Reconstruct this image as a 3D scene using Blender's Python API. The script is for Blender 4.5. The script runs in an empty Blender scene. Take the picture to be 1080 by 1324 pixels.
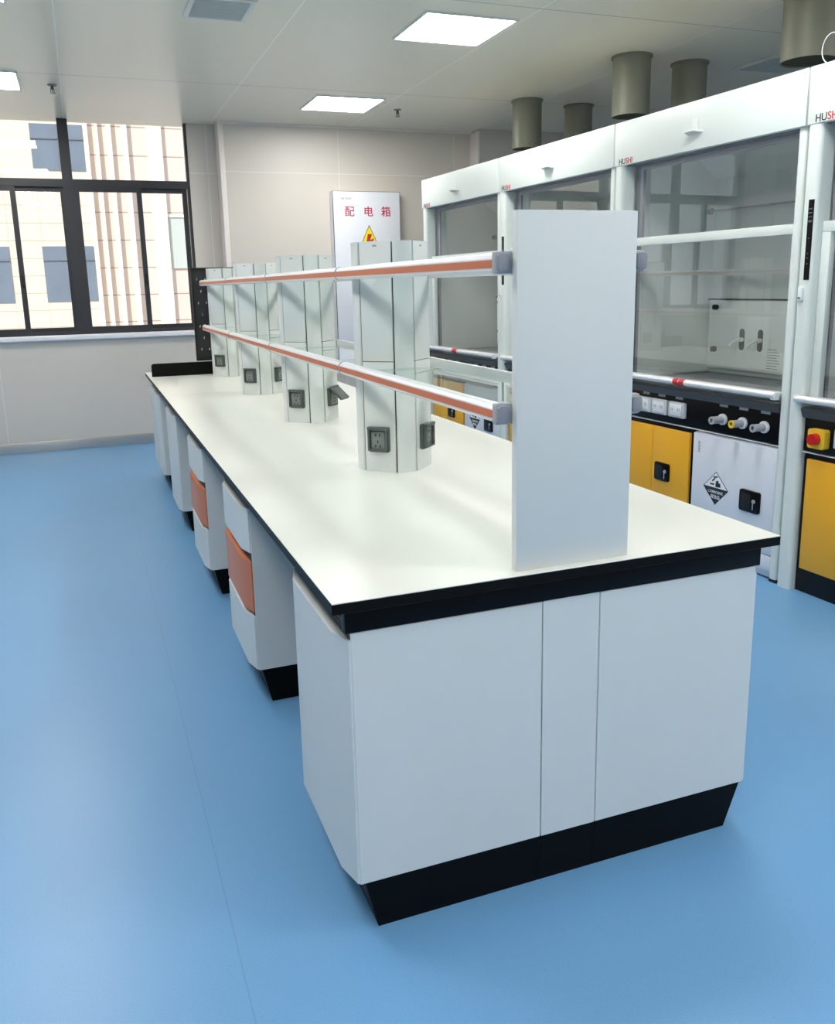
import bpy, bmesh, math, random
from mathutils import Matrix, Vector
random.seed(4)
scene = bpy.context.scene
COL = scene.collection
PI = math.pi

# ------------------------------------------------------------------ materials
def srgb(r, g, b):
    f = lambda c: (c / 255 / 12.92) if c / 255 <= 0.04045 else ((c / 255 + 0.055) / 1.055) ** 2.4
    return (f(r), f(g), f(b), 1.0)

MATS = {}
def mat(name, col, rough=0.5, metal=0.0, spec=0.5, noise=0.0, nscale=40.0, bump=0.0, coat=0.0, emit=None, estr=0.0):
    if name in MATS: return MATS[name]
    m = bpy.data.materials.new(name); m.use_nodes = True
    nt = m.node_tree; b = nt.nodes['Principled BSDF']
    b.inputs['Base Color'].default_value = col
    b.inputs['Roughness'].default_value = rough
    b.inputs['Metallic'].default_value = metal
    b.inputs['Specular IOR Level'].default_value = spec
    b.inputs['Coat Weight'].default_value = coat
    if emit is not None:
        b.inputs['Emission Color'].default_value = emit
        b.inputs['Emission Strength'].default_value = estr
    tc = nt.nodes.new('ShaderNodeTexCoord')
    if noise > 0 or bump > 0:
        n = nt.nodes.new('ShaderNodeTexNoise'); n.inputs['Scale'].default_value = nscale; n.inputs['Detail'].default_value = 4
        nt.links.new(tc.outputs['Object'], n.inputs['Vector'])
        if noise > 0:
            mx = nt.nodes.new('ShaderNodeMix'); mx.data_type = 'RGBA'
            mx.inputs[6].default_value = tuple(c * (1 - noise) for c in col[:3]) + (1,)
            mx.inputs[7].default_value = tuple(min(1, c * (1 + noise)) for c in col[:3]) + (1,)
            nt.links.new(n.outputs['Fac'], mx.inputs[0]); nt.links.new(mx.outputs[2], b.inputs['Base Color'])
        if bump > 0:
            bp = nt.nodes.new('ShaderNodeBump'); bp.inputs['Strength'].default_value = bump; bp.inputs['Distance'].default_value = 0.002
            nt.links.new(n.outputs['Fac'], bp.inputs['Height']); nt.links.new(bp.outputs['Normal'], b.inputs['Normal'])
    MATS[name] = m
    return m

def line_mask(nt, coord_out, axis, positions, half, soft=0.0):
    """1 inside any of the given lines (world = object coordinates, metres)."""
    sep = nt.nodes.new('ShaderNodeSeparateXYZ'); nt.links.new(coord_out, sep.inputs[0])
    acc = None
    for p in positions:
        c = nt.nodes.new('ShaderNodeMath'); c.operation = 'COMPARE'
        nt.links.new(sep.outputs[axis], c.inputs[0]); c.inputs[1].default_value = p; c.inputs[2].default_value = half
        if acc is None: acc = c.outputs[0]
        else:
            a = nt.nodes.new('ShaderNodeMath'); a.operation = 'MAXIMUM'
            nt.links.new(acc, a.inputs[0]); nt.links.new(c.outputs[0], a.inputs[1]); acc = a.outputs[0]
    return acc

def jointed(name, col, jcol, joints, rough=0.4, noise=0.03, nscale=3.0, stretch=(1, 1, 1), spec=0.5, metal=0.0):
    """panelled surface: joints = list of (axis, positions, half width, colour)"""
    m = bpy.data.materials.new(name); m.use_nodes = True
    nt = m.node_tree; b = nt.nodes['Principled BSDF']
    b.inputs['Roughness'].default_value = rough; b.inputs['Specular IOR Level'].default_value = spec
    b.inputs['Metallic'].default_value = metal
    tc = nt.nodes.new('ShaderNodeTexCoord')
    mp = nt.nodes.new('ShaderNodeMapping'); mp.inputs['Scale'].default_value = stretch
    nt.links.new(tc.outputs['Object'], mp.inputs[0])
    n = nt.nodes.new('ShaderNodeTexNoise'); n.inputs['Scale'].default_value = nscale; n.inputs['Detail'].default_value = 5
    nt.links.new(mp.outputs[0], n.inputs['Vector'])
    mx = nt.nodes.new('ShaderNodeMix'); mx.data_type = 'RGBA'
    mx.inputs[6].default_value = tuple(c * (1 - noise) for c in col[:3]) + (1,)
    mx.inputs[7].default_value = tuple(min(1, c * (1 + noise)) for c in col[:3]) + (1,)
    nt.links.new(n.outputs['Fac'], mx.inputs[0])
    cur = mx.outputs[2]
    for axis, pos, half, jc in joints:
        k = line_mask(nt, tc.outputs['Object'], axis, pos, half)
        m2 = nt.nodes.new('ShaderNodeMix'); m2.data_type = 'RGBA'
        nt.links.new(k, m2.inputs[0]); nt.links.new(cur, m2.inputs[6]); m2.inputs[7].default_value = jc or jcol
        cur = m2.outputs[2]
    nt.links.new(cur, b.inputs['Base Color'])
    MATS[name] = m
    return m

def glass(name, tint, ior=1.5, rough=0.0):
    """thin clear pane: Fresnel mix of a clear/tinted transmission and a mirror reflection"""
    m = bpy.data.materials.new(name); m.use_nodes = True
    nt = m.node_tree; nt.nodes.clear()
    out = nt.nodes.new('ShaderNodeOutputMaterial'); mix = nt.nodes.new('ShaderNodeMixShader')
    fr = nt.nodes.new('ShaderNodeFresnel'); fr.inputs['IOR'].default_value = ior
    t = nt.nodes.new('ShaderNodeBsdfTransparent'); t.inputs[0].default_value = tint
    g = nt.nodes.new('ShaderNodeBsdfGlossy'); g.inputs['Roughness'].default_value = rough; g.inputs[0].default_value = (1, 1, 1, 1)
    # a pane is entered and left through flat faces, so use the outer-face Fresnel on both
    geo = nt.nodes.new('ShaderNodeNewGeometry')
    sel = nt.nodes.new('ShaderNodeMath'); sel.operation = 'MULTIPLY_ADD'
    sel.inputs[1].default_value = (1 / ior) - ior; sel.inputs[2].default_value = ior
    nt.links.new(geo.outputs['Backfacing'], sel.inputs[0])
    inv = nt.nodes.new('ShaderNodeMath'); inv.operation = 'MAXIMUM'; inv.inputs[1].default_value = 0.0
    fr.inputs['IOR'].default_value = ior
    fr2 = nt.nodes.new('ShaderNodeMath'); fr2.operation = 'MULTIPLY'
    front = nt.nodes.new('ShaderNodeMath'); front.operation = 'SUBTRACT'; front.inputs[0].default_value = 1.0
    nt.links.new(geo.outputs['Backfacing'], front.inputs[1])
    nt.links.new(fr.outputs[0], fr2.inputs[0]); nt.links.new(front.outputs[0], fr2.inputs[1])
    nt.links.new(fr2.outputs[0], mix.inputs[0])
    nt.links.new(t.outputs[0], mix.inputs[1]); nt.links.new(g.outputs[0], mix.inputs[2])
    nt.links.new(mix.outputs[0], out.inputs[0])
    MATS[name] = m
    return m

WHITE = mat('white_laminate', srgb(215, 218, 216), 0.42, noise=0.015, nscale=6)
STEELW = mat('white_powder_coat', srgb(218, 225, 221), 0.38, noise=0.01, nscale=5)
COLW = mat('white_rack_coat', srgb(222, 226, 223), 0.4, noise=0.01, nscale=5)
TOPW = mat('cream_worktop', srgb(232, 231, 222), 0.3, noise=0.012, nscale=5, spec=0.45)
CORE = mat('black_phenolic_core', srgb(9, 7, 7), 0.45, spec=0.15, noise=0.1, nscale=60)
SLATE = mat('black_steel_frame', srgb(9, 6, 8), 0.4, spec=0.15, noise=0.05, nscale=30)
PLINTH = mat('black_plinth', srgb(3, 4, 5), 0.55, spec=0.12, noise=0.1, nscale=30)
ORANGE = mat('orange_laminate', srgb(206, 114, 62), 0.35, noise=0.03, nscale=10)
ORSTRIP = mat('orange_strip', srgb(204, 112, 76), 0.4, noise=0.03, nscale=10)
ALU = mat('brushed_aluminium', srgb(232, 232, 233), 0.36, metal=0.25, noise=0.03, nscale=40)
GREYP = mat('grey_plastic', srgb(165, 166, 172), 0.45, noise=0.03, nscale=20)
DGREYP = mat('dark_grey_plastic', srgb(136, 138, 146), 0.5, noise=0.03, nscale=20)
SMOKE = mat('smoked_cover', srgb(84, 90, 88), 0.25, noise=0.05, nscale=30)
SOCKP = mat('grey_socket_plate', srgb(128, 134, 131), 0.4, noise=0.03, nscale=30)
HOLE = mat('black_hole', srgb(14, 14, 15), 0.6, noise=0.1, nscale=30)
GAP = mat('dark_seam', srgb(44, 46, 48), 0.7, noise=0.1, nscale=30)
BLACKP = mat('black_panel', srgb(8, 7, 10), 0.3, spec=0.2, noise=0.1, nscale=30)
PEG = mat('black_pegboard', srgb(46, 46, 48), 0.5, noise=0.06, nscale=30)
YELLOW = mat('yellow_powder_coat', srgb(236, 172, 38), 0.4, noise=0.03, nscale=5)
LILAC = mat('white_cabinet_coat', srgb(220, 222, 229), 0.4, noise=0.01, nscale=5)
LINER = mat('hood_liner', srgb(224, 229, 226), 0.45, noise=0.03, nscale=3)
LINERB = mat('hood_liner_panel', srgb(232, 236, 234), 0.45, noise=0.01, nscale=3)
COUNTER = mat('grey_hood_counter', srgb(118, 122, 126), 0.35, noise=0.06, nscale=40)
AIRFOIL = mat('charcoal_airfoil', srgb(78, 76, 76), 0.3, spec=0.3, noise=0.06, nscale=30)
RED = mat('red_plastic', srgb(196, 22, 28), 0.35, noise=0.03, nscale=30)
YELP = mat('yellow_plastic', srgb(232, 190, 50), 0.4, noise=0.03, nscale=30)
WPLAST = mat('white_plastic', srgb(228, 230, 232), 0.4, noise=0.01, nscale=30)
DUCT = mat('galvanised_duct', srgb(136, 136, 122), 0.5, metal=0.35, noise=0.04, nscale=4)
DUCTIN = mat('duct_inside_shade', srgb(40, 42, 30), 0.6, noise=0.1, nscale=10)
WINFR = mat('dark_window_frame', srgb(48, 48, 52), 0.4, noise=0.06, nscale=30)
SILL = mat('white_sill', srgb(236, 234, 238), 0.35, noise=0.01, nscale=10)
SOCKW = mat('pale_grey_plastic', srgb(196, 198, 202), 0.4, noise=0.01, nscale=30)
TRIMM = mat('cream_trim', srgb(240, 230, 224), 0.4, noise=0.01, nscale=10)
BASEM = mat('stainless_baseboard', srgb(206, 203, 198), 0.28, metal=0.8, noise=0.08, nscale=3)
BOXW = mat('white_box_coat', srgb(228, 230, 236), 0.4, noise=0.01, nscale=10)
REDINK = mat('red_print', srgb(190, 28, 66), 0.5, noise=0.03, nscale=30)
BLKINK = mat('black_print', srgb(34, 36, 40), 0.5, noise=0.05, nscale=30)
GREYINK = mat('grey_print', srgb(110, 112, 116), 0.5, noise=0.05, nscale=30)
WHTINK = mat('white_print', srgb(236, 238, 240), 0.5, noise=0.01, nscale=30)
YELINK = mat('yellow_print', srgb(248, 218, 44), 0.5, noise=0.02, nscale=30)
BOLT = mat('red_bolt_print', srgb(178, 44, 20), 0.5, noise=0.03, nscale=30)
GRILLE = mat('grey_grille', srgb(196, 203, 200), 0.4, noise=0.03, nscale=30)
VENTF = mat('white_vent_frame', srgb(226, 227, 222), 0.4, noise=0.01, nscale=20)
BRASS = mat('dull_metal', srgb(88, 80, 72), 0.4, metal=0.3, noise=0.05, nscale=30)
LAMP = mat('led_diffuser', (1, 1, 1, 1), 0.4, emit=(1.0, 0.985, 0.96, 1), estr=28.0, noise=0.005, nscale=5)
SHELFGL = glass('shelf_glass', (0.93, 0.975, 0.955, 1), 1.5)
HOODGL = glass('hood_glass', (0.985, 0.995, 0.99, 1), 1.85)
WINGL = glass('window_glass', (0.97, 0.98, 0.98, 1), 1.5)
EDGEGL = mat('green_glass_edge', srgb(170, 200, 188), 0.2, noise=0.02, nscale=20)

FLOORM = jointed('blue_vinyl', srgb(108, 160, 204), srgb(70, 110, 155), [(0, [-0.235, -2.235], 0.0016, srgb(100, 148, 194))], rough=0.34, noise=0.05, nscale=1.3, spec=0.5)
nt = FLOORM.node_tree; b = nt.nodes['Principled BSDF']
src = b.inputs['Base Color'].links[0].from_socket
tc = [n for n in nt.nodes if n.type == 'TEX_COORD'][0]
ns = nt.nodes.new('ShaderNodeTexNoise'); ns.inputs['Scale'].default_value = 320; ns.inputs['Detail'].default_value = 3
nt.links.new(tc.outputs['Object'], ns.inputs['Vector'])
rp = nt.nodes.new('ShaderNodeValToRGB'); rp.color_ramp.elements[0].position = 0.3; rp.color_ramp.elements[0].color = (0.9, 0.91, 0.92, 1)
rp.color_ramp.elements[1].position = 0.72; rp.color_ramp.elements[1].color = (1.1, 1.08, 1.07, 1)
nt.links.new(ns.outputs['Fac'], rp.inputs[0])
mm = nt.nodes.new('ShaderNodeMix'); mm.data_type = 'RGBA'; mm.blend_type = 'MULTIPLY'; mm.inputs[0].default_value = 1
nt.links.new(src, mm.inputs[6]); nt.links.new(rp.outputs[0], mm.inputs[7]); nt.links.new(mm.outputs[2], b.inputs['Base Color'])

CEILM = jointed('grey_ceiling_panel', srgb(237, 229, 211), srgb(120, 118, 112),
                [(0, [-0.42, 0.88, 2.22, 3.5, 4.8], 0.005, srgb(252, 249, 240)), (1, [5.53, 3.15, 0.75, -1.65], 0.004, srgb(160, 155, 146))],
                rough=0.3, noise=0.03, nscale=0.9, stretch=(1, 0.5, 1))
WALLM = jointed('grey_wall_panel', srgb(213, 205, 195), srgb(224, 218, 210),
                [(2, [2.59], 0.004, srgb(226, 221, 214)), (0, [-1.2, 0.84, 2.1, 3.35], 0.004, srgb(226, 221, 214))], rough=0.42, noise=0.02, nscale=2)
SIDEW = jointed('grey_side_wall_panel', srgb(206, 203, 198), srgb(224, 218, 210),
                [(2, [2.59], 0.004, srgb(226, 221, 214)), (1, [-3.3, -2.1, -0.9, 0.3, 1.5, 2.7, 3.9, 5.1, 6.3], 0.004, srgb(226, 221, 214))], rough=0.42, noise=0.02, nscale=2)

# ------------------------------------------------------------------ mesh helper
class MB:
    def __init__(s): s.bm = bmesh.new()
    def _bevel(s, geom, w, seg):
        bmesh.ops.bevel(s.bm, geom=geom, offset=w, segments=seg, profile=0.5, affect='EDGES', clamp_overlap=True)
    def box(s, x0, x1, y0, y1, z0, z1, bev=0.0, seg=2, mtx=None):
        vs = [s.bm.verts.new((x, y, z)) for x in (x0, x1) for y in (y0, y1) for z in (z0, z1)]
        f = [(0, 1, 3, 2), (4, 6, 7, 5), (0, 4, 5, 1), (2, 3, 7, 6), (0, 2, 6, 4), (1, 5, 7, 3)]
        fs = [s.bm.faces.new([vs[i] for i in q]) for q in f]
        if mtx is not None: bmesh.ops.transform(s.bm, matrix=mtx, verts=vs)
        if bev > 0:
            es = list({e for q in fs for e in q.edges}); s._bevel(es, bev, seg)
        return s
    def prism(s, pts, a, b, axis='z', bev=0.0, mtx=None, seg=2):
        def P(p, t):
            return {'z': (p[0], p[1], t), 'y': (p[0], t, p[1]), 'x': (t, p[0], p[1])}[axis]
        lo = [s.bm.verts.new(P(p, a)) for p in pts]; hi = [s.bm.verts.new(P(p, b)) for p in pts]
        n = len(pts); fs = [s.bm.faces.new(lo), s.bm.faces.new(hi)]
        for i in range(n): fs.append(s.bm.faces.new((lo[i], lo[(i + 1) % n], hi[(i + 1) % n], hi[i])))
        bmesh.ops.recalc_face_normals(s.bm, faces=fs)
        if mtx is not None: bmesh.ops.transform(s.bm, matrix=mtx, verts=lo + hi)
        if bev > 0: s._bevel(list({e for q in fs for e in q.edges}), bev, seg)
        return s
    def poly(s, verts, faces):
        vs = [s.bm.verts.new(v) for v in verts]; fs = [s.bm.faces.new([vs[i] for i in f]) for f in faces]
        bmesh.ops.recalc_face_normals(s.bm, faces=fs); return s
    def cyl(s, p0, p1, r, r2=None, n=24, caps=True):
        p0 = Vector(p0); p1 = Vector(p1); r2 = r if r2 is None else r2
        d = (p1 - p0).normalized(); a = d.orthogonal().normalized(); c = d.cross(a)
        A = [s.bm.verts.new(p0 + r * (a * math.cos(2 * PI * i / n) + c * math.sin(2 * PI * i / n))) for i in range(n)]
        B = [s.bm.verts.new(p1 + r2 * (a * math.cos(2 * PI * i / n) + c * math.sin(2 * PI * i / n))) for i in range(n)]
        fs = [s.bm.faces.new((A[i], A[(i + 1) % n], B[(i + 1) % n], B[i])) for i in range(n)]
        if caps: fs += [s.bm.faces.new(A), s.bm.faces.new(B)]
        bmesh.ops.recalc_face_normals(s.bm, faces=fs)
        return s
    def pipe(s, p0, p1, ro, ri, n=24):
        """tube with a bore"""
        p0 = Vector(p0); p1 = Vector(p1); d = (p1 - p0).normalized(); a = d.orthogonal().normalized(); c = d.cross(a)
        ring = lambda p, r: [s.bm.verts.new(p + r * (a * math.cos(2 * PI * i / n) + c * math.sin(2 * PI * i / n))) for i in range(n)]
        R = [ring(p0, ro), ring(p1, ro), ring(p1, ri), ring(p0, ri)]; fs = []
        for k in range(4):
            A, B = R[k], R[(k + 1) % 4]
            fs += [s.bm.faces.new((A[i], A[(i + 1) % n], B[(i + 1) % n], B[i])) for i in range(n)]
        bmesh.ops.recalc_face_normals(s.bm, faces=fs); return s
    def tube(s, pts, r, n=10):
        pts = [Vector(p) for p in pts]; rings = []; up = None
        for i, p in enumerate(pts):
            t = (pts[min(i + 1, len(pts) - 1)] - pts[max(i - 1, 0)]).normalized()
            if up is None: up = t.orthogonal().normalized()
            up = (up - t * up.dot(t)).normalized(); c = t.cross(up)
            rings.append([s.bm.verts.new(p + r * (up * math.cos(2 * PI * k / n) + c * math.sin(2 * PI * k / n))) for k in range(n)])
        fs = []
        for A, B in zip(rings, rings[1:]):
            fs += [s.bm.faces.new((A[k], A[(k + 1) % n], B[(k + 1) % n], B[k])) for k in range(n)]
        fs += [s.bm.faces.new(rings[0]), s.bm.faces.new(rings[-1])]
        bmesh.ops.recalc_face_normals(s.bm, faces=fs); return s
    def xf(s, mtx):
        bmesh.ops.transform(s.bm, matrix=mtx, verts=s.bm.verts[:]); return s
    def build(s, name, m, parent=None, label=None):
        me = bpy.data.meshes.new(name); s.bm.normal_update(); s.bm.to_mesh(me); s.bm.free()
        for p in me.polygons: p.use_smooth = True
        me.set_sharp_from_angle(angle=math.radians(32))
        me.materials.append(m)
        o = bpy.data.objects.new(name, me); COL.objects.link(o)
        if parent is not None: o.parent = parent
        if label: o['label'] = label
        return o

def tag(o, label, cat, group=None):
    o['label'] = label; o['category'] = cat
    if group: o['group'] = group
    return o
def thing(name, label, cat, loc=(0, 0, 0), rz=0.0, group=None):
    o = bpy.data.objects.new(name, None); COL.objects.link(o)
    o.empty_display_size = 0.1; o.location = loc; o.rotation_euler = (0, 0, rz)
    return tag(o, label, cat, group)
def struct(o): o['kind'] = 'structure'; return o
def dup(root, loc, rz, label):
    r = root.copy(); COL.objects.link(r); r.location = loc; r.rotation_euler = (0, 0, rz); r['label'] = label
    for ch in list(root.children):
        c = ch.copy(); COL.objects.link(c); c.parent = r
        for g in list(ch.children):
            d = g.copy(); COL.objects.link(d); d.parent = c
    return r
_tc = {}
def text_mesh(name, body, size, m, parent, mtx, depth=0.0006, bold=0.0, align='LEFT'):
    """lettering as a thin mesh; mtx maps text plane (x right, y up, z out) into the parent's frame"""
    cu = bpy.data.curves.new('lettering', 'FONT'); cu.body = body; cu.size = size; cu.extrude = depth; cu.offset = bold; cu.align_x = align
    o = bpy.data.objects.new('lettering', cu); COL.objects.link(o); bpy.context.view_layer.update()
    me = bpy.data.meshes.new_from_object(o.evaluated_get(bpy.context.evaluated_depsgraph_get()))
    bpy.data.objects.remove(o); bpy.data.curves.remove(cu)
    me.transform(mtx); me.materials.clear(); me.materials.append(m); me.name = name
    p = bpy.data.objects.new(name, me); COL.objects.link(p); p.parent = parent
    return p
def basis(x, y, z, o):
    return Matrix(((x[0], y[0], z[0], o[0]), (x[1], y[1], z[1], o[1]), (x[2], y[2], z[2], o[2]), (0, 0, 0, 1)))
def rrect(x0, x1, y0, y1, r, n=5):
    pts = []
    for cx, cy, a in ((x1 - r, y1 - r, 0), (x0 + r, y1 - r, 90), (x0 + r, y0 + r, 180), (x1 - r, y0 + r, 270)):
        for k in range(n + 1):
            t = math.radians(a + 90 * k / n); pts.append((cx + r * math.cos(t), cy + r * math.sin(t)))
    return pts

# ------------------------------------------------------------------ room shell
XL, XR, YN, YF, ZC = -3.2, 6.2, -5.0, 7.26, 3.04
struct(MB().box(XL - .15, XR + .15, YN - .15, YF + .2, -0.12, 0).build('floor', FLOORM))
struct(MB().box(XL - .15, XR + .15, YN - .15, YF + .2, ZC, ZC + .12).build('ceiling', CEILM))
struct(MB().box(XL - .15, XL, YN - .15, YF + .2, 0, ZC).build('wall_left', SIDEW))
struct(MB().box(XR, XR + .15, YN - .15, YF + .2, 0, ZC).build('wall_right', SIDEW))
struct(MB().box(XL, XR, YN - .15, YN, 0, ZC).build('wall_near', WALLM))
WX0, WX1, WZ0 = -2.64, 0.66, 1.10          # window opening
w = MB().box(XL, WX1, YF, YF + .2, 0, WZ0 - .05).box(XL, WX0, YF, YF + .2, WZ0 - .05, ZC).box(WX1, 1.0, YF, YF + .2, 0, ZC)
struct(w.build('wall_far', WALLM))
struct(MB().box(0.955, 3.55, 7.064, YF + .2, 0, ZC).build('wall_far_projecting', WALLM))
struct(MB().box(3.55, XR, 6.862, YF + .2, 0, ZC).build('wall_far_pier', WALLM))
struct(MB().box(0.925, 0.975, 7.05, YF, 0.1, ZC, 0.006, 3).build('trim_1', TRIMM))
struct(MB().box(0.955, 3.55, 7.05, 7.064, ZC - .022, ZC, 0.003).build('trim_2', TRIMM))
struct(MB().box(3.535, 3.553, 6.855, 7.064, 0.1, ZC - .022, 0.003).build('trim_3', TRIMM))
struct(MB().box(XL, 0.925, YF - .012, YF, 0, 0.1, 0.002).build('baseboard_far', BASEM))
struct(MB().box(0.925, 3.535, 7.05, 7.064, 0, 0.1, 0.002).build('baseboard_far_projecting', BASEM))
struct(MB().box(3.535, XR, 6.85, 6.862, 0, 0.1, 0.002).build('baseboard_far_pier', BASEM))
struct(MB().box(XL, XL + .012, YN, YF - .012, 0, 0.1, 0.002).build('baseboard_left', BASEM))
struct(MB().box(XR - .012, XR, YN, 6.85, 0, 0.1, 0.002).build('baseboard_right', BASEM))
struct(MB().box(WX0, WX1, YF - .05, YF + .2, WZ0 - .05, WZ0, 0.012, 3).build('trim_4', SILL))

# windows: three units side by side, a fixed light above two sliding sashes
def window(idx, x0, x1):
    y0, y1 = YF + .01, YF + .08
    root = bpy.data.objects.new('window_%d' % idx, None); COL.objects.link(root); struct(root)
    f = MB()
    f.box(x0, x0 + .045, y0, y1, WZ0, ZC); f.box(x1 - (.025 if idx == 1 else .045), x1, y0, y1, WZ0, ZC)
    xa, xb = x0 + .045, x1 - (.025 if idx == 1 else .045)
    f.box(xa, xb, y0, y1, 2.445, 2.515); f.box(xa, xb, y0, y1, WZ0, 1.13)
    f.build('window_frame', WINFR, root)
    MB().box(x0 + .045, x1 - .02, y0 + .03, y0 + .036, 2.515, ZC).build('fixed_pane', WINGL, root)
    a, bq, mid = x0 + .045, x1 - .03, x0 + .62
    for k, (s0, s1, yy) in enumerate(((a, mid + .025, y0 + .005), (mid - .02, bq, y0 + .04))):
        fr = MB()
        st = .045
        fr.box(s0, s0 + st, yy, yy + .03, 1.13, 2.445).box(s1 - st, s1, yy, yy + .03, 1.13, 2.445)
        fr.box(s0 + st, s1 - st, yy, yy + .03, 1.13, 1.168).box(s0 + st, s1 - st, yy, yy + .03, 2.405, 2.445)
        fo = fr.build('sash', WINFR, root)
        MB().box(s0 + st, s1 - st, yy + .012, yy + .018, 1.168, 2.405).build('pane', WINGL, fo)
        if k == 0:
            MB().box(s1 - .03, s1 - .012, yy - .012, yy, 1.56, 1.66, .003).box(s1 - .026, s1 - .002, yy - .03, yy - .012, 1.545, 1.6, .003).build('handle', HOLE, fo)
    return root
window(1, -0.44, 0.66); window(2, -1.54, -0.44); window(3, -2.64, -1.54)

# ------------------------------------------------------------------ building across the way
CX, CY, CZ = -0.4310, -1.6703, 1.5010
KF = 1.477; YB = 20.0
bx = lambda v: CX + (v - CX) * KF
bz = lambda v: CZ + (v - CZ) * KF
CLAD = jointed('cream_cladding', srgb(236, 224, 206), srgb(190, 175, 150),
               [(2, [bz(1.09 + .2587 * k) for k in range(-8, 20)], 0.008, srgb(196, 180, 152)), (0, [bx(-0.895 - .46 * k) for k in range(-1, 12)], 0.006, srgb(206, 190, 164))], rough=0.7, noise=0.03, nscale=0.7)
PINK = jointed('pinkish_cladding', srgb(228, 212, 204), srgb(160, 140, 126),
               [(2, [bz(1.2 + .42 * k) for k in range(-8, 14)], 0.012, srgb(168, 150, 138))], rough=0.7, noise=0.04, nscale=0.9)
FIN = mat('pale_stone_fin', srgb(246, 240, 230), 0.7, noise=0.03, nscale=1)
BGLASS = mat('blue_grey_window_glass', srgb(122, 134, 150), 0.4, noise=0.25, nscale=1.5)
BSILL = mat('grey_window_bars', srgb(120, 126, 132), 0.6, noise=0.02, nscale=4)
bd = thing('building', 'cream stone-clad building seen through the windows', 'building', (0, YB, -4))
T = lambda mb: mb.xf(Matrix.Translation((0, -YB, 4)))
T(MB().box(bx(-8), bx(-0.14), YB, YB + .6, -4, 13)).build('cladding_wall', CLAD, bd)
T(MB().box(bx(-0.14), bx(9), YB + .1, YB + .6, -4, 13)).build('recessed_wall', PINK, bd)
for (a, b_) in ((-.16, -.10), (0.0, .045), (.165, .235), (.385, .465), (.75, .97), (1.30, 1.5), (1.8, 2.0), (2.3, 2.5)):
    T(MB().box(bx(a), bx(b_), YB - .12, YB + .12, -4, 13)).build('fin', FIN, bd)
for xw in (-0.905, -2.1, -3.3, -4.5):
    for zz in (1.35, 3.28, -0.58, 5.2):
        wo = T(MB().box(bx(xw), bx(xw + .735), YB - .02, YB + .05, bz(zz), bz(zz + (.83 if zz < 3 else .66)))).build('window', BGLASS, bd)
        zt = zz + (.83 if zz < 3 else .66)
        T(MB().box(bx(xw + .37), bx(xw + .385), YB - .05, YB, bz(zz), bz(zt)).box(bx(xw), bx(xw + .735), YB - .05, YB, bz(zt - .215), bz(zt - .2))
          ).build('window_bars', BSILL, wo)
wp = T(MB().box(bx(.99), bx(1.28), YB + .04, YB + .11, bz(1.83), bz(2.62))).build('window', mat('pale_blind_window', srgb(206, 212, 208), 0.3, noise=0.04, nscale=2), bd)
T(MB().box(bx(.98), bx(1.29), YB - .0, YB + .12, bz(2.62), bz(2.66))).build('window_head', FIN, wp)
struct(MB().box(-30, 30, YF + .3, 40, -4.2, -4.0).build('trim_5', mat('courtyard_paving', srgb(190, 184, 174), 0.8, noise=0.05, nscale=2))).name = 'courtyard_ground'

# ------------------------------------------------------------------ ceiling fittings
def lamp(x, y, label, first=[None]):
    if first[0] is None:
        r = thing('ceiling_light', label, 'light', (x, y, ZC), 0, 'square ceiling light panels')
        MB().box(-.3, .3, -.3, -.285, -.012, 0).box(-.3, .3, .285, .3, -.012, 0).box(-.3, -.285, -.285, .285, -.012, 0).box(.285, .3, -.285, .285, -.012, 0).build('light_frame', VENTF, r)
        MB().box(-.285, .285, -.285, .285, -.009, -.001).build('diffuser', LAMP, r)
        first[0] = r; return r
    return dup(first[0], (x, y, ZC), 0, label)
lamp(1.885, 3.66, 'larger of the two lit square ceiling panels in full view, nearer the viewer')
lamp(1.84, 6.0, 'smaller of the two lit square ceiling panels in full view, near the far wall')
lamp(-1.0, 5.8, 'lit square ceiling panel before the window, cut by the photo\'s left edge')
lamp(-0.95, 3.57, 'lit square ceiling panel whose tip shows in the top left corner of the photo')
for (x, y, t) in ((-0.95, 1.3, 'lit square ceiling panel left of the near end of the bench'), (-0.95, -1.05, 'lit square ceiling panel above and left of the viewpoint'), (-0.95, -3.4, 'lit square ceiling panel at the left of the near wall'),
                  (1.885, 1.3, 'lit square ceiling panel over the aisle beside the near fume hoods'), (1.885, -1.05, 'lit square ceiling panel right of the viewpoint'), (1.885, -3.4, 'lit square ceiling panel at the middle of the near wall'),
                  (4.9, 0.6, 'lit square ceiling panel behind the near fume hoods'), (4.9, -1.75, 'lit square ceiling panel at the right of the viewpoint by the right wall'), (4.9, -4.0, 'lit square ceiling panel in the near right corner')):
    lamp(x, y, t)

def vent(x0, x1, y0, y1, label):
    r = thing('ceiling_vent', label, 'vent', ((x0 + x1) / 2, (y0 + y1) / 2, ZC), 0, 'ceiling vents')
    a, c = (x1 - x0) / 2, (y1 - y0) / 2; e = .03
    MB().box(-a, a, -c, -c + e, -.014, 0, .003).box(-a, a, c - e, c, -.014, 0, .003).box(-a, -a + e, -c + e, c - e, -.014, 0, .003).box(a - e, a, -c + e, c - e, -.014, 0, .003).build('vent_frame', VENTF, r)
    MB().box(-a + e, a - e, -c + e, c - e, -.004, -.001).build('backing', GRILLE, r)
    g = MB(); n = 14
    for k in range(n):
        yy = -c + e + (2 * c - 2 * e) * (k + .5) / n
        g.box(-a + e, a - e, yy - .005, yy + .005, -.009, -.005, mtx=None)
    g.build('grille', GRILLE, r)
vent(0.27, 0.63, 3.46, 3.86, 'white framed grey louvred vent in the ceiling at the top of the photo')
vent(4.35, 4.85, 3.6, 4.06, 'flat grey ceiling vent between the ducts above the fume hoods')

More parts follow.
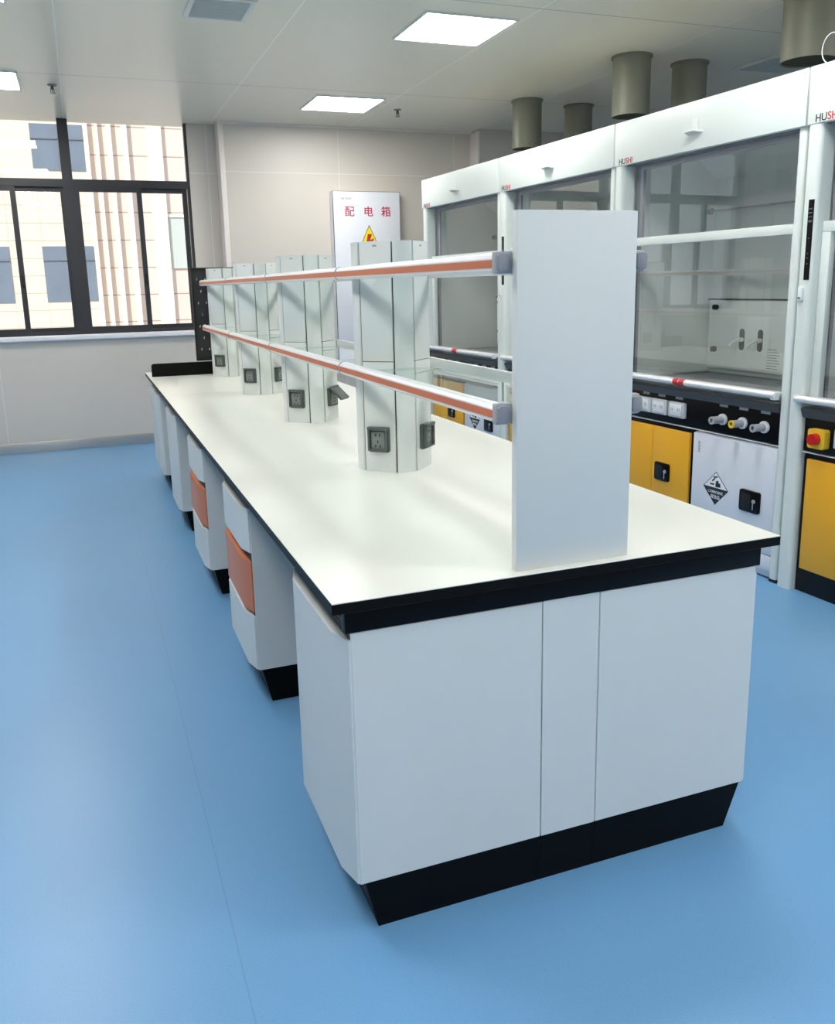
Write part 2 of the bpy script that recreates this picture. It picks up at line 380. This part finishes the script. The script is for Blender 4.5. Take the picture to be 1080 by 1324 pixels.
def sprinkler(x, y, label):
    r = thing('sprinkler', label, 'sprinkler', (x, y, ZC), 0, 'ceiling sprinklers')
    MB().cyl((0, 0, 0), (0, 0, -.008), .036, .03).build('escutcheon', DGREYP, r)
    MB().cyl((0, 0, -.008), (0, 0, -.03), .011).cyl((-.011, 0, -.03), (-.013, 0, -.06), .003, n=8).cyl((.011, 0, -.03), (.013, 0, -.06), .003, n=8).cyl((0, 0, -.03), (0, 0, -.058), .004, n=8).box(-.015, .015, -.004, .004, -.034, -.028).build('body', BRASS, r)
    MB().cyl((0, 0, -.058), (0, 0, -.063), .021, .021).build('deflector', DGREYP, r)
sprinkler(-0.48, 5.885, 'small pendent sprinkler on the ceiling in front of the window')
sprinkler(2.397, 6.127, 'small pendent sprinkler beside the far lit ceiling panel')

def duct(x, y, r0, label):
    r = thing('exhaust_duct', label, 'duct', (x, y, ZC), 0, 'round exhaust ducts')
    MB().pipe((0, 0, -.40), (0, 0, 0), r0, r0 - .006, 40).build('duct_pipe', DUCT, r)
    MB().pipe((0, 0, -.012), (0, 0, 0), r0 + .012, r0 + .0005, 40).build('ceiling_collar', DUCT, r)
    MB().cyl((0, 0, -.394), (0, 0, -.388), r0 - .0065, n=40).build('bore_shade_disc', DUCTIN, r)  # dark disc just inside the open end paints the shade of the bore
duct(3.36, 5.47, .127, 'grey round duct above the farthest fume hood, front row')
duct(3.375, 3.93, .132, 'grey round duct in the middle of the front row, dark open lower end in view')
duct(3.40, 2.30, .145, 'large grey round duct at the top right corner of the photo')
duct(3.93, 5.56, .125, 'grey round duct behind the farthest front duct')
duct(3.91, 3.98, .125, 'grey round duct behind and right of the middle front duct')

# ------------------------------------------------------------------ distribution box on the far wall
db = thing('distribution_box', 'white wall-mounted electrical box with red lettering and a yellow warning triangle', 'electrical box', (1.99, 6.95, .75))
dbz = .27
MB().box(0, .71, 0.014, .114, 0, 1.67, .004).build('box_body', BOXW, db)
MB().box(.006, .704, 0, .012, .006, 1.664, .003).build('door', BOXW, db)
MB().box(.001, .709, .011, .015, .001, 1.669).build('door_seal', GAP, db)
FX = lambda x, z, y=-.0005: basis((1, 0, 0), (0, 0, 1), (0, -1, 0), (x, y, z))
for ch, xx in (('配', .17), ('电', .367), ('箱', .555)):
    text_mesh('red_lettering', ch, .105, REDINK, db, FX(xx, 1.165 + dbz), bold=.001, align='CENTER')
text_mesh('maker_lettering', 'HUSHI', .036, GREYINK, db, FX(.085, 1.315 + dbz))
ws = MB().prism([(.245, 1.080), (.495, 1.080), (.37, 1.345)], -.0012, 0, 'y').build('warning_triangle', BLKINK, db)
MB().prism([(.254, 1.086), (.486, 1.086), (.37, 1.332)], -.002, -.0012, 'y').build('yellow_field', YELINK, ws)
MB().prism([(.352, 1.255), (.398, 1.255), (.376, 1.195), (.42, 1.215), (.385, 1.130), (.40, 1.132), (.372, 1.100), (.362, 1.140), (.374, 1.137), (.385, 1.170), (.335, 1.155)], -.0028, -.002, 'y').build('bolt_mark', BOLT, ws)

# ------------------------------------------------------------------ bench: worktop, frame, cabinets
HT = 0.846; BL = 5.69; YS = 3.95
def worktop(y0, y1, label):
    r = thing('worktop', label, 'worktop', (0, y0, .820), 0, 'island worktop slabs')
    L = y1 - y0
    MB().box(0, 1.2, 0, L, 0, .0235, .001, 1).build('black_core', CORE, r)
    MB().box(.0008, 1.1992, .0008, L - .0008, .0235, HT - .820, .0006, 1).build('cream_surface', TOPW, r)
worktop(0, YS - .001, 'long cream worktop slab with a black edge, nearest the viewer, carrying the reagent rack')
worktop(YS + .001, BL, 'short cream worktop slab at the window end, holding the black splash board')
fr = thing('bench_frame', 'black steel frame right under the edges of the cream worktop', 'frame', (0, 0, .762))
MB().box(.035, 1.165, .028, .058, 0, .058, .002).build('end_rail', SLATE, fr)
MB().box(.035, 1.165, BL - .058, BL - .028, 0, .058, .002).build('end_rail', SLATE, fr)
MB().box(.052, .082, .058, BL - .058, .008, .058, .002).build('side_rail', SLATE, fr)
MB().box(1.118, 1.148, .058, BL - .058, .008, .058, .002).build('side_rail', SLATE, fr)

def front_profile(y0, y1, z0, z1, m, cab, name, ch=.075, thick=.024, slope=True):
    """overlay front: chamfered vertical ends and a bevelled grip along the top"""
    p = [(0, y0), (-.005, y0), (-thick, y0 + ch), (-thick, y1 - ch), (-.005, y1), (0, y1)]
    n = len(p); dz = .004 if slope else .0
    vs = [(x, y, z0) for x, y in p]
    top = [(x, y, z1 + x / thick * dz) for x, y in p]
    vs += top
    fs = [tuple(range(n)), tuple(range(n, 2 * n))] + [(i, (i + 1) % n, n + (i + 1) % n, n + i) for i in range(n)]
    return MB().poly(vs, fs).build(name, m, cab)

def cabinet(kind, w, loc, rz, label, depth=.46, plinth_inset=.0):
    r = thing('base_cabinet', label, 'cabinet', loc, rz, 'base cabinets under the island')
    MB().box(.0, depth, .0, w, .135, .761, .0015, 1).build('cabinet_body', WHITE, r)
    a, b_ = plinth_inset, w - .0
    MB().poly([(.012, a, .135), (depth, a, .135), (depth, b_, .135), (.012, b_, .135), (.045, a + .014, 0), (depth, a + .014, 0), (depth, b_ - .014, 0), (.045, b_ - .014, 0)],
              [(0, 1, 2, 3), (4, 5, 6, 7), (0, 1, 5, 4), (1, 2, 6, 5), (2, 3, 7, 6), (3, 0, 4, 7)]).build('plinth', PLINTH, r)
    g = MB().box(-.002, 0, .006, w - .006, .70, .761)
    if kind == 'drawers':
        g.box(-.002, 0, .006, w - .006, .335, .365).box(-.002, 0, .006, w - .006, .54, .59)
    g.build('grip_channel', GAP, r)
    off = lambda o: o
    if kind == 'drawers':
        for z0, z1, m in ((.583, .745, WHITE), (.360, .550, ORANGE), (.14, .345, WHITE)):
            d = front_profile(.002, w - .002, z0, z1, m, r, 'drawer_front'); pass
            if m is ORANGE: d['label'] = 'orange middle drawer front'
    elif kind == 'door':
        d = front_profile(.002, w - .002, .138, .745, WHITE, r, 'door'); pass
    else:
        h = w / 2
        for k in range(2):
            d = front_profile(.002 + k * h, h - .002 + k * h, .138, .745, WHITE, r, 'door', ch=.04); pass
    return r
XB = .047
LY = [('door', .03, .535, 'white single-door base cabinet at the near left corner of the island'),
      ('drawers', 1.275, .535, 'white drawer unit with an orange middle drawer, nearer of the two'),
      ('drawers', 2.51, .535, 'white drawer unit with an orange middle drawer, farther of the two'),
      ('door', 3.76, .535, 'white single-door base cabinet just before the last cabinet at the window end'),
      ('double', 4.93, .72, 'white two-door base cabinet at the window end of the island')]
LYR = ['white single-door base cabinet at the near right corner of the island', 'white drawer unit facing the fume hoods, nearer of the two on that side',
       'white drawer unit facing the fume hoods, farther of the two on that side', 'white single-door base cabinet facing the fume hoods', 'white two-door base cabinet at the window end facing the fume hoods']
for (kind, y, w_, lab), labr in zip(LY, LYR):
    c = cabinet(kind, w_, (XB, y, 0), 0, lab, depth=.473)
    dup(c, (1.2 - XB, y + w_, 0), PI, labr)
fp = thing('filler_panel', 'narrow white panel between the two cabinet ends at the near end of the island', 'panel', (.5215, .03, 0))
MB().box(.001, .156, 0, .02, .135, .762, .0008, 1).build('panel_board', WHITE, fp)
MB().poly([(0, .0, .1345), (.157, .0, .1345), (.157, .03, .1345), (0, .03, .1345), (0, .014, 0), (.157, .014, 0), (.157, .03, 0), (0, .03, 0)], [(0, 1, 2, 3), (4, 5, 6, 7), (0, 1, 5, 4), (1, 2, 6, 5), (2, 3, 7, 6), (3, 0, 4, 7)]).build('plinth', PLINTH, fp)

# ------------------------------------------------------------------ reagent rack on the bench
RT = 1.646
ep = tag(MB().box(.448, .750, .026, .050, HT, 1.650, .0015, 2).build('end_panel', WHITE), 'tall white upright panel standing at the near end of the worktop', 'panel')
D_, W_ = .134, .031
def wedge(ang):                                     # frame of a diagonal face: x along face, y out, z up
    n = Vector((math.cos(ang), math.sin(ang), 0)); t = Vector((-math.sin(ang), math.cos(ang), 0))
    return basis(t, n, (0, 0, 1), n * ((D_ + W_) / math.sqrt(2)))
FLEN = (D_ - W_) * math.sqrt(2)
def oct_pts(D, w_): return [(-w_, -D), (w_, -D), (D, -w_), (D, w_), (w_, D), (-w_, D), (-D, w_), (-D, -w_)]
def socket(parent, M, z, open_cover=False, deep=True):
    s = MB().prism(rrect(-.040, .040, z - .044, z + .046, .006), .0035, .016, 'y').xf(M).build('socket', SMOKE, parent)
    MB().box(-.027, .027, .016, .021, z - .034, z + .030, .002).xf(M).build('socket_plate', SOCKP, s)
    h = MB()
    for (px, pz) in ((-.008, .018), (.008, .018), (0, -.006), (-.009, -.022), (.009, -.022)):
        h.box(px - .0022, px + .0022, .0205, .0216, z + pz - .005, z + pz + .005)
    h.xf(M).build('pin_holes', HOLE, s)
    cv = MB().box(-.037, -.029, .016, .030, -.075, 0, .002).box(.029, .037, .016, .030, -.075, 0, .002).box(-.037, .037, .016, .032, -.006, .006, .002).box(-.037, .037, .016, .030, -.081, -.073, .002)
    Rm = Matrix.Identity(4)
    if open_cover:
        cv.box(-.03, .03, .027, .029, -.074, -.004)
        Rm = Matrix.Translation((0, .016, 0)) @ Matrix.Rotation(math.radians(48), 4, 'X') @ Matrix.Translation((0, -.016, 0))
    cv.xf(M @ Matrix.Translation((0, 0, z + .042)) @ Rm).build('flip_cover', SMOKE, s)
    return s
def column(yc, label, open_b=False):
    r = thing('rack_column', label, 'column', (.6, yc, HT), 0, 'white rack columns')
    H = RT - HT
    MB().prism(oct_pts(D_ - .0045, W_ - .0015), 0, H - .004).build('column_core', GAP, r)
    for k in range(4):                              # rounded corner profiles
        a = k * PI / 2 - PI / 2
        n = Vector((math.cos(a), math.sin(a), 0)); t = Vector((-math.sin(a), math.cos(a), 0))
        MB().prism([(-W_ - .004, -.0085), (-W_ - .0035, -.0045), (-W_ + .004, 0), (W_ - .004, 0), (W_ + .0035, -.0045), (W_ + .004, -.0085), (W_ - .01, -.016), (-W_ + .01, -.016)], 0, H).xf(basis(t, n, (0, 0, 1), n * D_)).build('corner_profile', COLW, r)
    fl = FLEN / 2 - .0132
    for k in range(4):
        M = wedge(-3 * PI / 4 + k * PI / 2)
        up_ = MB().prism([(-fl, .394), (fl, .394), (fl, H), (-fl, H)], -.005, .002, 'y', .0008).xf(M).build('upper_panel', COLW, r)
        MB().box(-.008, .008, .0015, .0026, H - .018, H - .012).xf(M).build('finger_slot', GREYP, up_)
        MB().prism([(-fl, .350), (fl, .350), (fl, .3915), (-fl, .3915)], -.005, .003, 'y', .0008).xf(M).build('shelf_band', COLW, r)
        MB().prism([(-fl, .0), (fl, .0), (fl, .3475), (-fl, .3475)], -.005, .002, 'y', .0008).xf(M).build('lower_panel', COLW, r)
        if k < 2: socket(r, M, .118, open_b and k == 1)
    MB().prism(oct_pts(D_ - .006, W_ - .002), H - .004, H).build('column_cap', COLW, r)
    return r
YC = [1.29, 2.555, 3.82, 5.085]
column(YC[0], 'white faceted rack column with two grey sockets, nearest the tall end panel')
column(YC[1], 'second white faceted rack column from the end panel, with one socket flap raised', True)
column(YC[2], 'third white faceted rack column from the end panel')
column(YC[3], 'farthest white faceted rack column, in front of the black pegboard')

def shelf(y0, y1, z, label, near=False, pane=(0, 0)):
    r = thing('glass_shelf', label, 'shelf', (.6, y0, z), 0, 'glass shelves of the reagent rack')
    L = y1 - y0; s0 = .022 if near else .004
    for sg in (-1, 1):
        prof = [(.161, -.018), (.166, -.021), (.181, -.021), (.187, -.015), (.187, .010), (.182, .018), (.172, .022), (.163, .021), (.159, .012)]
        pts = [(sg * x, zz) for x, zz in prof]
        ra = MB().prism(pts, s0, L - .004, 'y').build('rail', ALU, r)
        MB().box(min(sg * .1865, sg * .1885), max(sg * .1865, sg * .1885), s0 + .001, L - .005, -.0105, .0065).build('orange_strip', ORSTRIP, ra)
        MB().prism([(sg * (x + (.002 if x > .17 else -.002)), zz * 1.06) for x, zz in prof], L - .004, L + .004, 'y').build('joint_cap', GREYP, r)
        if near:
            x0, x1 = sorted((sg * .142, sg * .19))
            br = MB().box(x0, x1, 0.0, .022, -.024, .024, .004, 3).build('end_bracket', GREYP, r)
            x0, x1 = sorted((sg * .163, sg * .189))
            MB().prism(rrect(x0, x1, -.019, .019, .008), -.012, .0005, 'y', .002).build('bracket_cap', DGREYP, br)
    MB().prism(rrect(-.1595, .1595, pane[0] - y0, pane[1] - y0, .03, 6), -.004, .004).build('glass_pane', SHELFGL, r)
    ge = MB()
    for yy in (pane[0] - y0, pane[1] - y0): ge.box(-.13, .13, yy - .0012, yy + .0012, -.0042, .0042)
    ge.build('glass_edge', EDGEGL, r)
    return r
ends = [(.052, YC[0] + .045), (YC[0] + .049, YC[1] + .045), (YC[1] + .049, YC[2] + .045), (YC[2] + .049, YC[3] + .03)]
panes = [(.058, YC[0] - .138), (YC[0] + .138, YC[1] - .138), (YC[1] + .138, YC[2] - .138), (YC[2] + .138, YC[3] - .138)]
where = ['between the end panel and the first column', 'between the first and second columns', 'between the second and third columns', 'between the third column and the farthest one']
for z, nm in ((1.212, 'lower'), (1.542, 'upper')):
    for i in range(4):
        shelf(ends[i][0], ends[i][1], z, '%s glass shelf with orange-striped rails %s' % (nm, where[i]), i == 0, panes[i])

pb = thing('pegboard', 'tall black drying pegboard behind the farthest rack column', 'pegboard', (.6, 5.222, .955))
MB().box(-.225, .225, .028, .034, 0, .703).build('back_plate', PEG, pb)
MB().box(-.235, -.222, 0, .034, 0, .703, .002).box(.222, .235, 0, .034, 0, .703, .002).box(-.222, .222, 0, .034, .69, .703, .002).build('rim', HOLE, pb)
MB().box(-.222, .222, -.0, .034, 0, .012, .002).box(-.222, .222, 0, .006, .0, .03, .002).build('drip_tray', HOLE, pb)
MB().box(-.10, -.07, .018, .034, HT - .955, .0).build('support_leg', PEG, pb)
MB().box(.07, .10, .018, .034, HT - .955, .0).build('support_leg', PEG, pb)
for i in range(3):
    for j in range(7):
        px = (-.19 + .06 * i) if j % 2 == 0 else (-.165 + .06 * i)
        for sgn in (-1, 1):
            MB().cyl((sgn * px, .028, .08 + .088 * j), (sgn * px, .004, .094 + .088 * j), .0045, .0035, 10).build('peg', WPLAST, pb)
sb = tag(MB().prism([(.024, HT), (1.176, HT), (1.176, .925)] + [(1.156 + .02 * math.cos(t * PI / 10), .925 + .02 * math.sin(t * PI / 10)) for t in range(1, 6)] + [(.044 - .02 * math.sin(t * PI / 10), .925 + .02 * math.cos(t * PI / 10)) for t in range(0, 6)], 5.258, 5.276, 'y').build('splash_board', CORE),
         'low black splash board with rounded corners across the window end of the worktop', 'splash board')

# ------------------------------------------------------------------ fume hoods (local x = depth into the hood, y = along the row, z up)
PITCH = 1.426; HYAW = 0.04058
HO = Vector((2.6584, 1.5168, 0)); HD = Vector((-math.sin(HYAW), math.cos(HYAW), 0))
FACE = lambda s, z, u=-.0005: basis((0, -1, 0), (0, 0, 1), (-1, 0, 0), (u, s, z))
def make_hood(loc, label):
    r = thing('fume_hood', label, 'fume hood', loc, HYAW, 'fume hoods along the right')
    S = 1.420
    b_ = MB()
    b_.box(.10, .90, .004, .016, 0, 2.385).box(.10, .90, S - .016, S, 0, 2.385).box(.885, .90, .016, S - .016, 0, 2.385).box(.122, .885, .016, S - .016, 2.365, 2.385)
    b_.build('hood_body', STEELW, r)
    lb = MB().box(.10, .885, S - .03, S - .0165, .905, 2.364).box(.10, .885, .0165, .03, .905, 2.364).box(.75, .884, .03, S - .03, .905, 2.1).prism([(.35, 2.36), (.75, 2.1), (.884, 2.1), (.884, 2.364)], .03, S - .03, 'y')
    lo = lb.build('liner', LINER, r)
    bf = MB().box(.725, .749, .50, 1.372, .935, 1.36, .002).build('baffle_panel', LINERB, r)
    MB().box(.722, .7495, .48, 1.385, 1.362, 1.370).build('baffle_seam', GAP, bf)
    for ss in (1.075, .925):
        MB().prism([(ss + .021 * math.cos(t), 1.125 + (.045 if math.sin(t) >= 0 else -.045) + .021 * math.sin(t)) for t in [2 * PI * k / 24 for k in range(24)]], .7235, .7252, 'x').build('tap_slot', SMOKE, bf)
        MB().tube([(.724, ss - .004, 1.125), (.69, ss, 1.125), (.66, ss + .012, 1.11), (.645, ss + .018, 1.085)], .008).cyl((.7245, ss - .004, 1.125), (.70, ss - .002, 1.125), .014).build('tap', WPLAST, bf)
    for zz in (1.317, 1.055):
        MB().cyl((.725, 1.305, zz), (.70, 1.305, zz), .017, n=16).build('knob', HOLE, bf)
    MB().cyl((.70, S - .045, 1.905), (.70, .2, 1.905), .006, n=10).build('lattice_rod', GREYP, r)
    MB().cyl((.70, S - .03, 1.905), (.70, S - .06, 1.905), .018, n=14).build('rod_holder', DGREYP, r)
    nl = MB()
    for k in range(8): nl.box(.7238, .7255, .79 - .012 * (k % 3), .865, 1.075 - .016 * k, 1.078 - .016 * k)
    nl.build('notice_lines', GREYINK, bf)
    # uprights
    MB().prism(rrect(.0, .10, 1.338, S - .002, .022), 0, 2.152, 'z').build('column', STEELW, r)
    MB().prism(rrect(.012, .10, .006, .052, .012), .018, 2.152, 'z').build('edge_post', STEELW, r)
    MB().box(.015, .098, .008, .050, 0, .018).build('post_foot', HOLE, r)
    MB().box(.0995, .118, 1.30, 1.338, .93, 2.152).build('sash_guide', DGREYP, r)
    # header
    h = MB().box(-.004, .122, .002, S - .002, 2.152, 2.393, .003).build('header', STEELW, r)
    MB().box(-.008, -.0035, .70, .745, 2.235, 2.305, .002).poly([(-.004, .785, 2.232), (-.004, .662, 2.232), (-.05, .76, 2.238), (-.05, .685, 2.238), (-.004, .785, 2.240), (-.004, .662, 2.240), (-.05, .76, 2.243), (-.05, .685, 2.243), (-.004, .745, 2.212), (-.004, .70, 2.212)],
        [(0, 2, 3, 1), (4, 5, 7, 6), (0, 4, 6, 2), (1, 3, 7, 5), (2, 6, 7, 3), (0, 1, 5, 4)]).build('header_tab', COLW, h)
    text_mesh('dark_lettering', 'HU', .045, BLKINK, h, FACE(1.375, 2.158, -.0045), bold=.0004)
    text_mesh('red_lettering', 'SHI', .045, RED, h, FACE(1.375 - .066, 2.158, -.0045), bold=.0004)
    MB().box(.03, .118, .05, 1.338, 2.146, 2.152).build('header_underside', COUNTER, h)
    # upper fixed sash
    us = MB().box(.10, .118, .052, .075, 1.70, 2.146).box(.10, .118, 1.275, 1.30, 1.70, 2.146).box(.1, .118, .075, 1.275, 2.12, 2.146).build('upper_sash_frame', GREYP, r)
    MB().box(.107, .112, .075, 1.275, 1.70, 2.12).build('upper_glass', HOODGL, us)
    # lower sliding sash
    ls = MB().box(.045, .078, .054, 1.336, 1.690, 1.737, .003).box(.045, .078, .054, .082, .93, 1.690, .003).box(.045, .078, 1.288, 1.336, .93, 1.690, .003).build('lower_sash_frame', STEELW, r)
    MB().box(.060, .065, .082, 1.288, .945, 1.690).build('sash_glass', HOODGL, ls)
    hr = MB().cyl((-.012, .062, .94), (-.012, 1.362, .94), .0165, n=20).box(-.004, .06, .075, 1.33, .928, .95, .002).build('handle_rail', ALU, r)
    MB().box(-.024, .01, .055, .085, .918, .958, .004).build('rail_end', COLW, hr)
    MB().box(-.024, .01, 1.345, 1.37, .922, .958, .004).build('rail_end', COLW, hr)
    MB().cyl((-.012, .705, .94), (-.012, .742, .94), .0195, n=20).cyl((-.012, .752, .94), (-.012, .79, .94), .0195, n=20).cyl((-.012, .74, .935), (-.012, .755, .935), .018, n=16).build('red_clip', RED, hr)
    # counter and airfoil
    MB().box(.02, .884, .054, 1.336, .872, .904, .004).build('counter', COUNTER, r)
    MB().prism([(.0, .900), (-.006, .893), (.012, .853), (.03, .850), (.045, .871), (.018, .902)], .056, 1.336, 'y').build('airfoil', AIRFOIL, r)
    # service panel
    cp = MB().box(.030, .10, .053, 1.337, .694, .850, .002).build('service_panel', BLACKP, r)
    MB().box(.026, .10, .053, 1.337, .686, .690).build('trim_line', WPLAST, cp)
    for ss in (.795, .945, 1.085):
        MB().box(.006, .030, ss - .066, ss + .066, .735, .822, .005, 3).build('power_socket', SOCKW, cp)
        MB().box(.002, .0065, ss - .048, ss + .048, .747, .811, .002).build('socket_plate', WPLAST, cp)
        MB().box(.0012, .0025, ss - .034, ss - .031, .772, .79).box(.0012, .0025, ss - .022, ss - .019, .772, .79).box(.0012, .0025, ss + .02, ss + .023, .772, .79).box(.0012, .0025, ss + .032, ss + .035, .772, .79).build('pin_holes', GREYINK, cp)
    for ss, m in ((.155, GREYP), (.302, YELP), (.445, GREYP)):
        MB().cyl((.03, ss, .770), (.018, ss, .770), .030, n=24).build('outlet_flange', WPLAST, cp)
        MB().pipe((.018, ss, .770), (-.045, ss, .770), .019, .012, 20).cyl((.016, ss, .77), (-.02, ss, .77), .0122, n=20).build('service_outlet', GREYP, cp)
        MB().pipe((-.045, ss, .770), (-.052, ss, .770), .0205, .011, 20).build('outlet_ring', m, cp)
    for ss in (.155, .302, .445, .795, .945, 1.085):
        MB().box(.0275, .031, ss - .03, ss + .03, .836, .850).build('tag', GREYP, cp)
    MB().prism(rrect(1.19, 1.285, .72, .81, .012), -.005, .0305, 'x').build('stop_guard', YELP, cp)
    MB().cyl((-.004, 1.2375, .765), (-.035, 1.2375, .765), .028, .026).build('stop_button', RED, cp)
    # touch strip and bell push on the upright
    tp = MB().box(-.003, .002, 1.350, 1.379, 1.481, 1.832, .0008, 1).build('touch_strip', BLACKP, r)
    mk = MB()
    for zz, hh in ((1.792, .004), (1.775, .004), (1.757, .003), (1.74, .004), (1.735, .002)): mk.box(-.0036, -.0028, 1.354, 1.375, zz - hh / 2, zz + hh / 2)
    for zz in (1.664, 1.598, 1.577, 1.553): mk.box(-.0036, -.0028, 1.361, 1.368, zz - .002, zz + .002)
    mk.build('display_marks', GREYINK, tp)
    be = MB().box(-.016, .004, 1.372, 1.396, 1.385, 1.452, .005, 3).build('bell_push', WPLAST, r)
    MB().box(-.018, -.0155, 1.377, 1.391, 1.398, 1.403).build('push_slot', HOLE, be)
    return r

def latch(parent, s, z, w_=.125, h_=.105):
    MB().prism(rrect(s - w_ / 2, s + w_ / 2, z - h_ / 2, z + h_ / 2, .012), .010, .032, 'x', .002).build('latch', BLACKP, parent); q = parent
    MB().box(.0065, .0105, s - .012, s + .046, z - .036, z + .036, .003).build('latch_paddle', HOLE, q)
    MB().cyl((.010, s - .035, z + .006), (.004, s - .035, z + .006), .010, n=14).box(.002, .0045, s - .037, s - .033, z - .035, z + .014).build('key', GREYP, q)
def make_yellow(loc, label):
    r = thing('safety_cabinet', label, 'cabinet', loc, HYAW, 'yellow cabinets under the fume hoods')
    MB().box(.040, .80, .668, 1.334, .0, .680, .003).build('cabinet_body', BLACKP, r)
    for a, c, lt in ((.690, 1.003, .905), (1.008, 1.304, None)):
        d = MB().box(.022, .041, a, c, .122, .660, .003).build('door', YELLOW, r)
        if lt: latch(d, lt, .402)
    return r
def make_white(loc, label):
    r = thing('corrosives_cabinet', label, 'cabinet', loc, HYAW, 'white corrosives cabinets under the fume hoods')
    MB().box(.042, .80, .056, .664, .006, .676, .003).build('cabinet_body', LILAC, r)
    d = MB().box(.024, .043, .058, .658, .128, .672, .003).build('door', LILAC, r)
    MB().box(.024, .043, .058, .658, .040, .122, .003).build('base_rail', LILAC, r)
    lv = MB()
    for k in range(7): lv.box(.0232, .0245, .602, .618, .57 + .009 * k, .574 + .009 * k)
    lv.build('vent_slot', GREYINK, d); 
    latch(d, .213, .378, .135, .112)
    c, z0, a, h = .468, .392, .094, .092
    sg = d; MB().prism([(c, z0 - h), (c + a, z0), (c, z0 + h), (c - a, z0)], .0232, .0245, 'x').build('hazard_diamond', BLKINK, d)
    MB().prism([(c + a - .008, z0 + .003), (c, z0 + h - .006), (c - a + .008, z0 + .003)], .0226, .0234, 'x').build('white_field', WHTINK, sg)
    def bar(ss, zz, l, t, ang):
        M = Matrix.Translation((0, ss, zz)) @ Matrix.Rotation(ang, 4, 'X')
        return (ss, zz, l, t, M)
    pk = MB()
    for ss, zz, l, t, an in ((c + .002, z0 + .062, .030, .008, .15), (c + .016, z0 + .046, .028, .008, .75), (c + .026, z0 + .020, .030, .008, 0), (c - .018, z0 + .020, .036, .022, .1), (c - .012, z0 + .036, .018, .014, .3)):
        pk.box(.0218, .0228, -l / 2, l / 2, -t / 2, t / 2, mtx=Matrix.Translation((0, ss, zz)) @ Matrix.Rotation(-an, 4, 'X'))
    pk.build('pictogram', BLKINK, sg)
    text_mesh('white_lettering', 'CORROSIVE', .021, WHTINK, sg, FACE(c, z0 - .028, .0228), align='CENTER')
    text_mesh('white_lettering', '腐蚀品', .024, WHTINK, sg, FACE(c, z0 - .056, .0228), align='CENTER')
    return r
hl = [HO + HD * (PITCH * k) for k in (-1, 0, 1, 2)]
HLAB = ['white fume hood cut off by the right edge of the photo, nearest the viewer', 'white fume hood whose inner panel with two taps is in full view',
        'white fume hood largely hidden behind the tall end panel', 'white fume hood at the far end of the row, nearest the electrical box']
YLAB = ['yellow safety cabinet at the right edge of the photo', 'yellow two-door safety cabinet seen just right of the tall end panel', 'yellow safety cabinet of which a sliver shows left of the tall end panel', 'yellow safety cabinet under the farthest fume hood, seen below the glass shelf']
WLAB = ['white cabinet under the nearest fume hood, outside the right edge of the photo', 'white cabinet with a corrosive diamond and black latch, just above the worktop\'s right corner', 'white corrosives cabinet hidden behind the tall end panel', 'white cabinet with a corrosive diamond under the farthest fume hood']
H0 = make_hood(hl[0], HLAB[0]); Y0 = make_yellow(hl[0], YLAB[0]); W0 = make_white(hl[0], WLAB[0])
for k in (1, 2, 3):
    dup(H0, hl[k], HYAW, HLAB[k]); dup(Y0, hl[k], HYAW, YLAB[k]); dup(W0, hl[k], HYAW, WLAB[k])
# loose wire loop on the nearest hood
p0 = hl[0] + HD * 1.33 + Vector((.03, 0, 2.395))
wire = MB().tube([(-.0, .02 + .05 * math.cos(t) , .062 + .06 * math.sin(t)) for t in [(-1.2 + 5.0 * k / 30) for k in range(31)]], .0022)
wo = tag(wire.build('wire_loop', WPLAST), 'thin white wire loop on top of the nearest fume hood', 'wire'); wo.location = p0

# ------------------------------------------------------------------ light
sun = bpy.data.lights.new('sun', 'SUN'); sun.energy = 3.4; sun.angle = 0.01; sun.color = (1.0, 0.975, 0.94)
so = bpy.data.objects.new('sun', sun); COL.objects.link(so)
so.rotation_euler = Vector((0.35, 0.72, -0.62)).to_track_quat('-Z', 'Y').to_euler()
so.location = (0, -10, 14)
wd = bpy.data.worlds.new('World'); scene.world = wd; wd.use_nodes = True
bg = wd.node_tree.nodes['Background']; bg.inputs[0].default_value = (0.86, 0.93, 1.0, 1); bg.inputs[1].default_value = 1.0

# ------------------------------------------------------------------ camera
R = ((0.9336329108033374, -0.35759049586004715, -0.021415534909338188), (0.09604837893643868, 0.19228398049115342, 0.9766276566584422), (0.34511490371841336, 0.9138686492691624, -0.21386863985724253))
cam = bpy.data.cameras.new('camera'); co = bpy.data.objects.new('camera', cam); COL.objects.link(co)
co.matrix_world = basis(R[0], R[1], tuple(-v for v in R[2]), (-0.4310155567, -1.6702844732, 1.5009979616))
cam.sensor_fit = 'AUTO'; cam.sensor_width = 36.0; cam.lens = 1115.654286 * 36.0 / 1324.0
cam.shift_y = (611.4909 - 662.0) / 1324.0
cam.clip_start = 0.05
scene.camera = co

vs = scene.view_settings
scene.display_settings.display_device = 'sRGB'
vs.view_transform = 'Standard'; vs.look = 'None'; vs.gamma = 1.0; vs.use_curve_mapping = False; vs.exposure = 0.0
cy = scene.cycles
cy.max_bounces = 10; cy.diffuse_bounces = 5; cy.glossy_bounces = 4; cy.transparent_max_bounces = 24; cy.caustics_reflective = False; cy.caustics_refractive = False
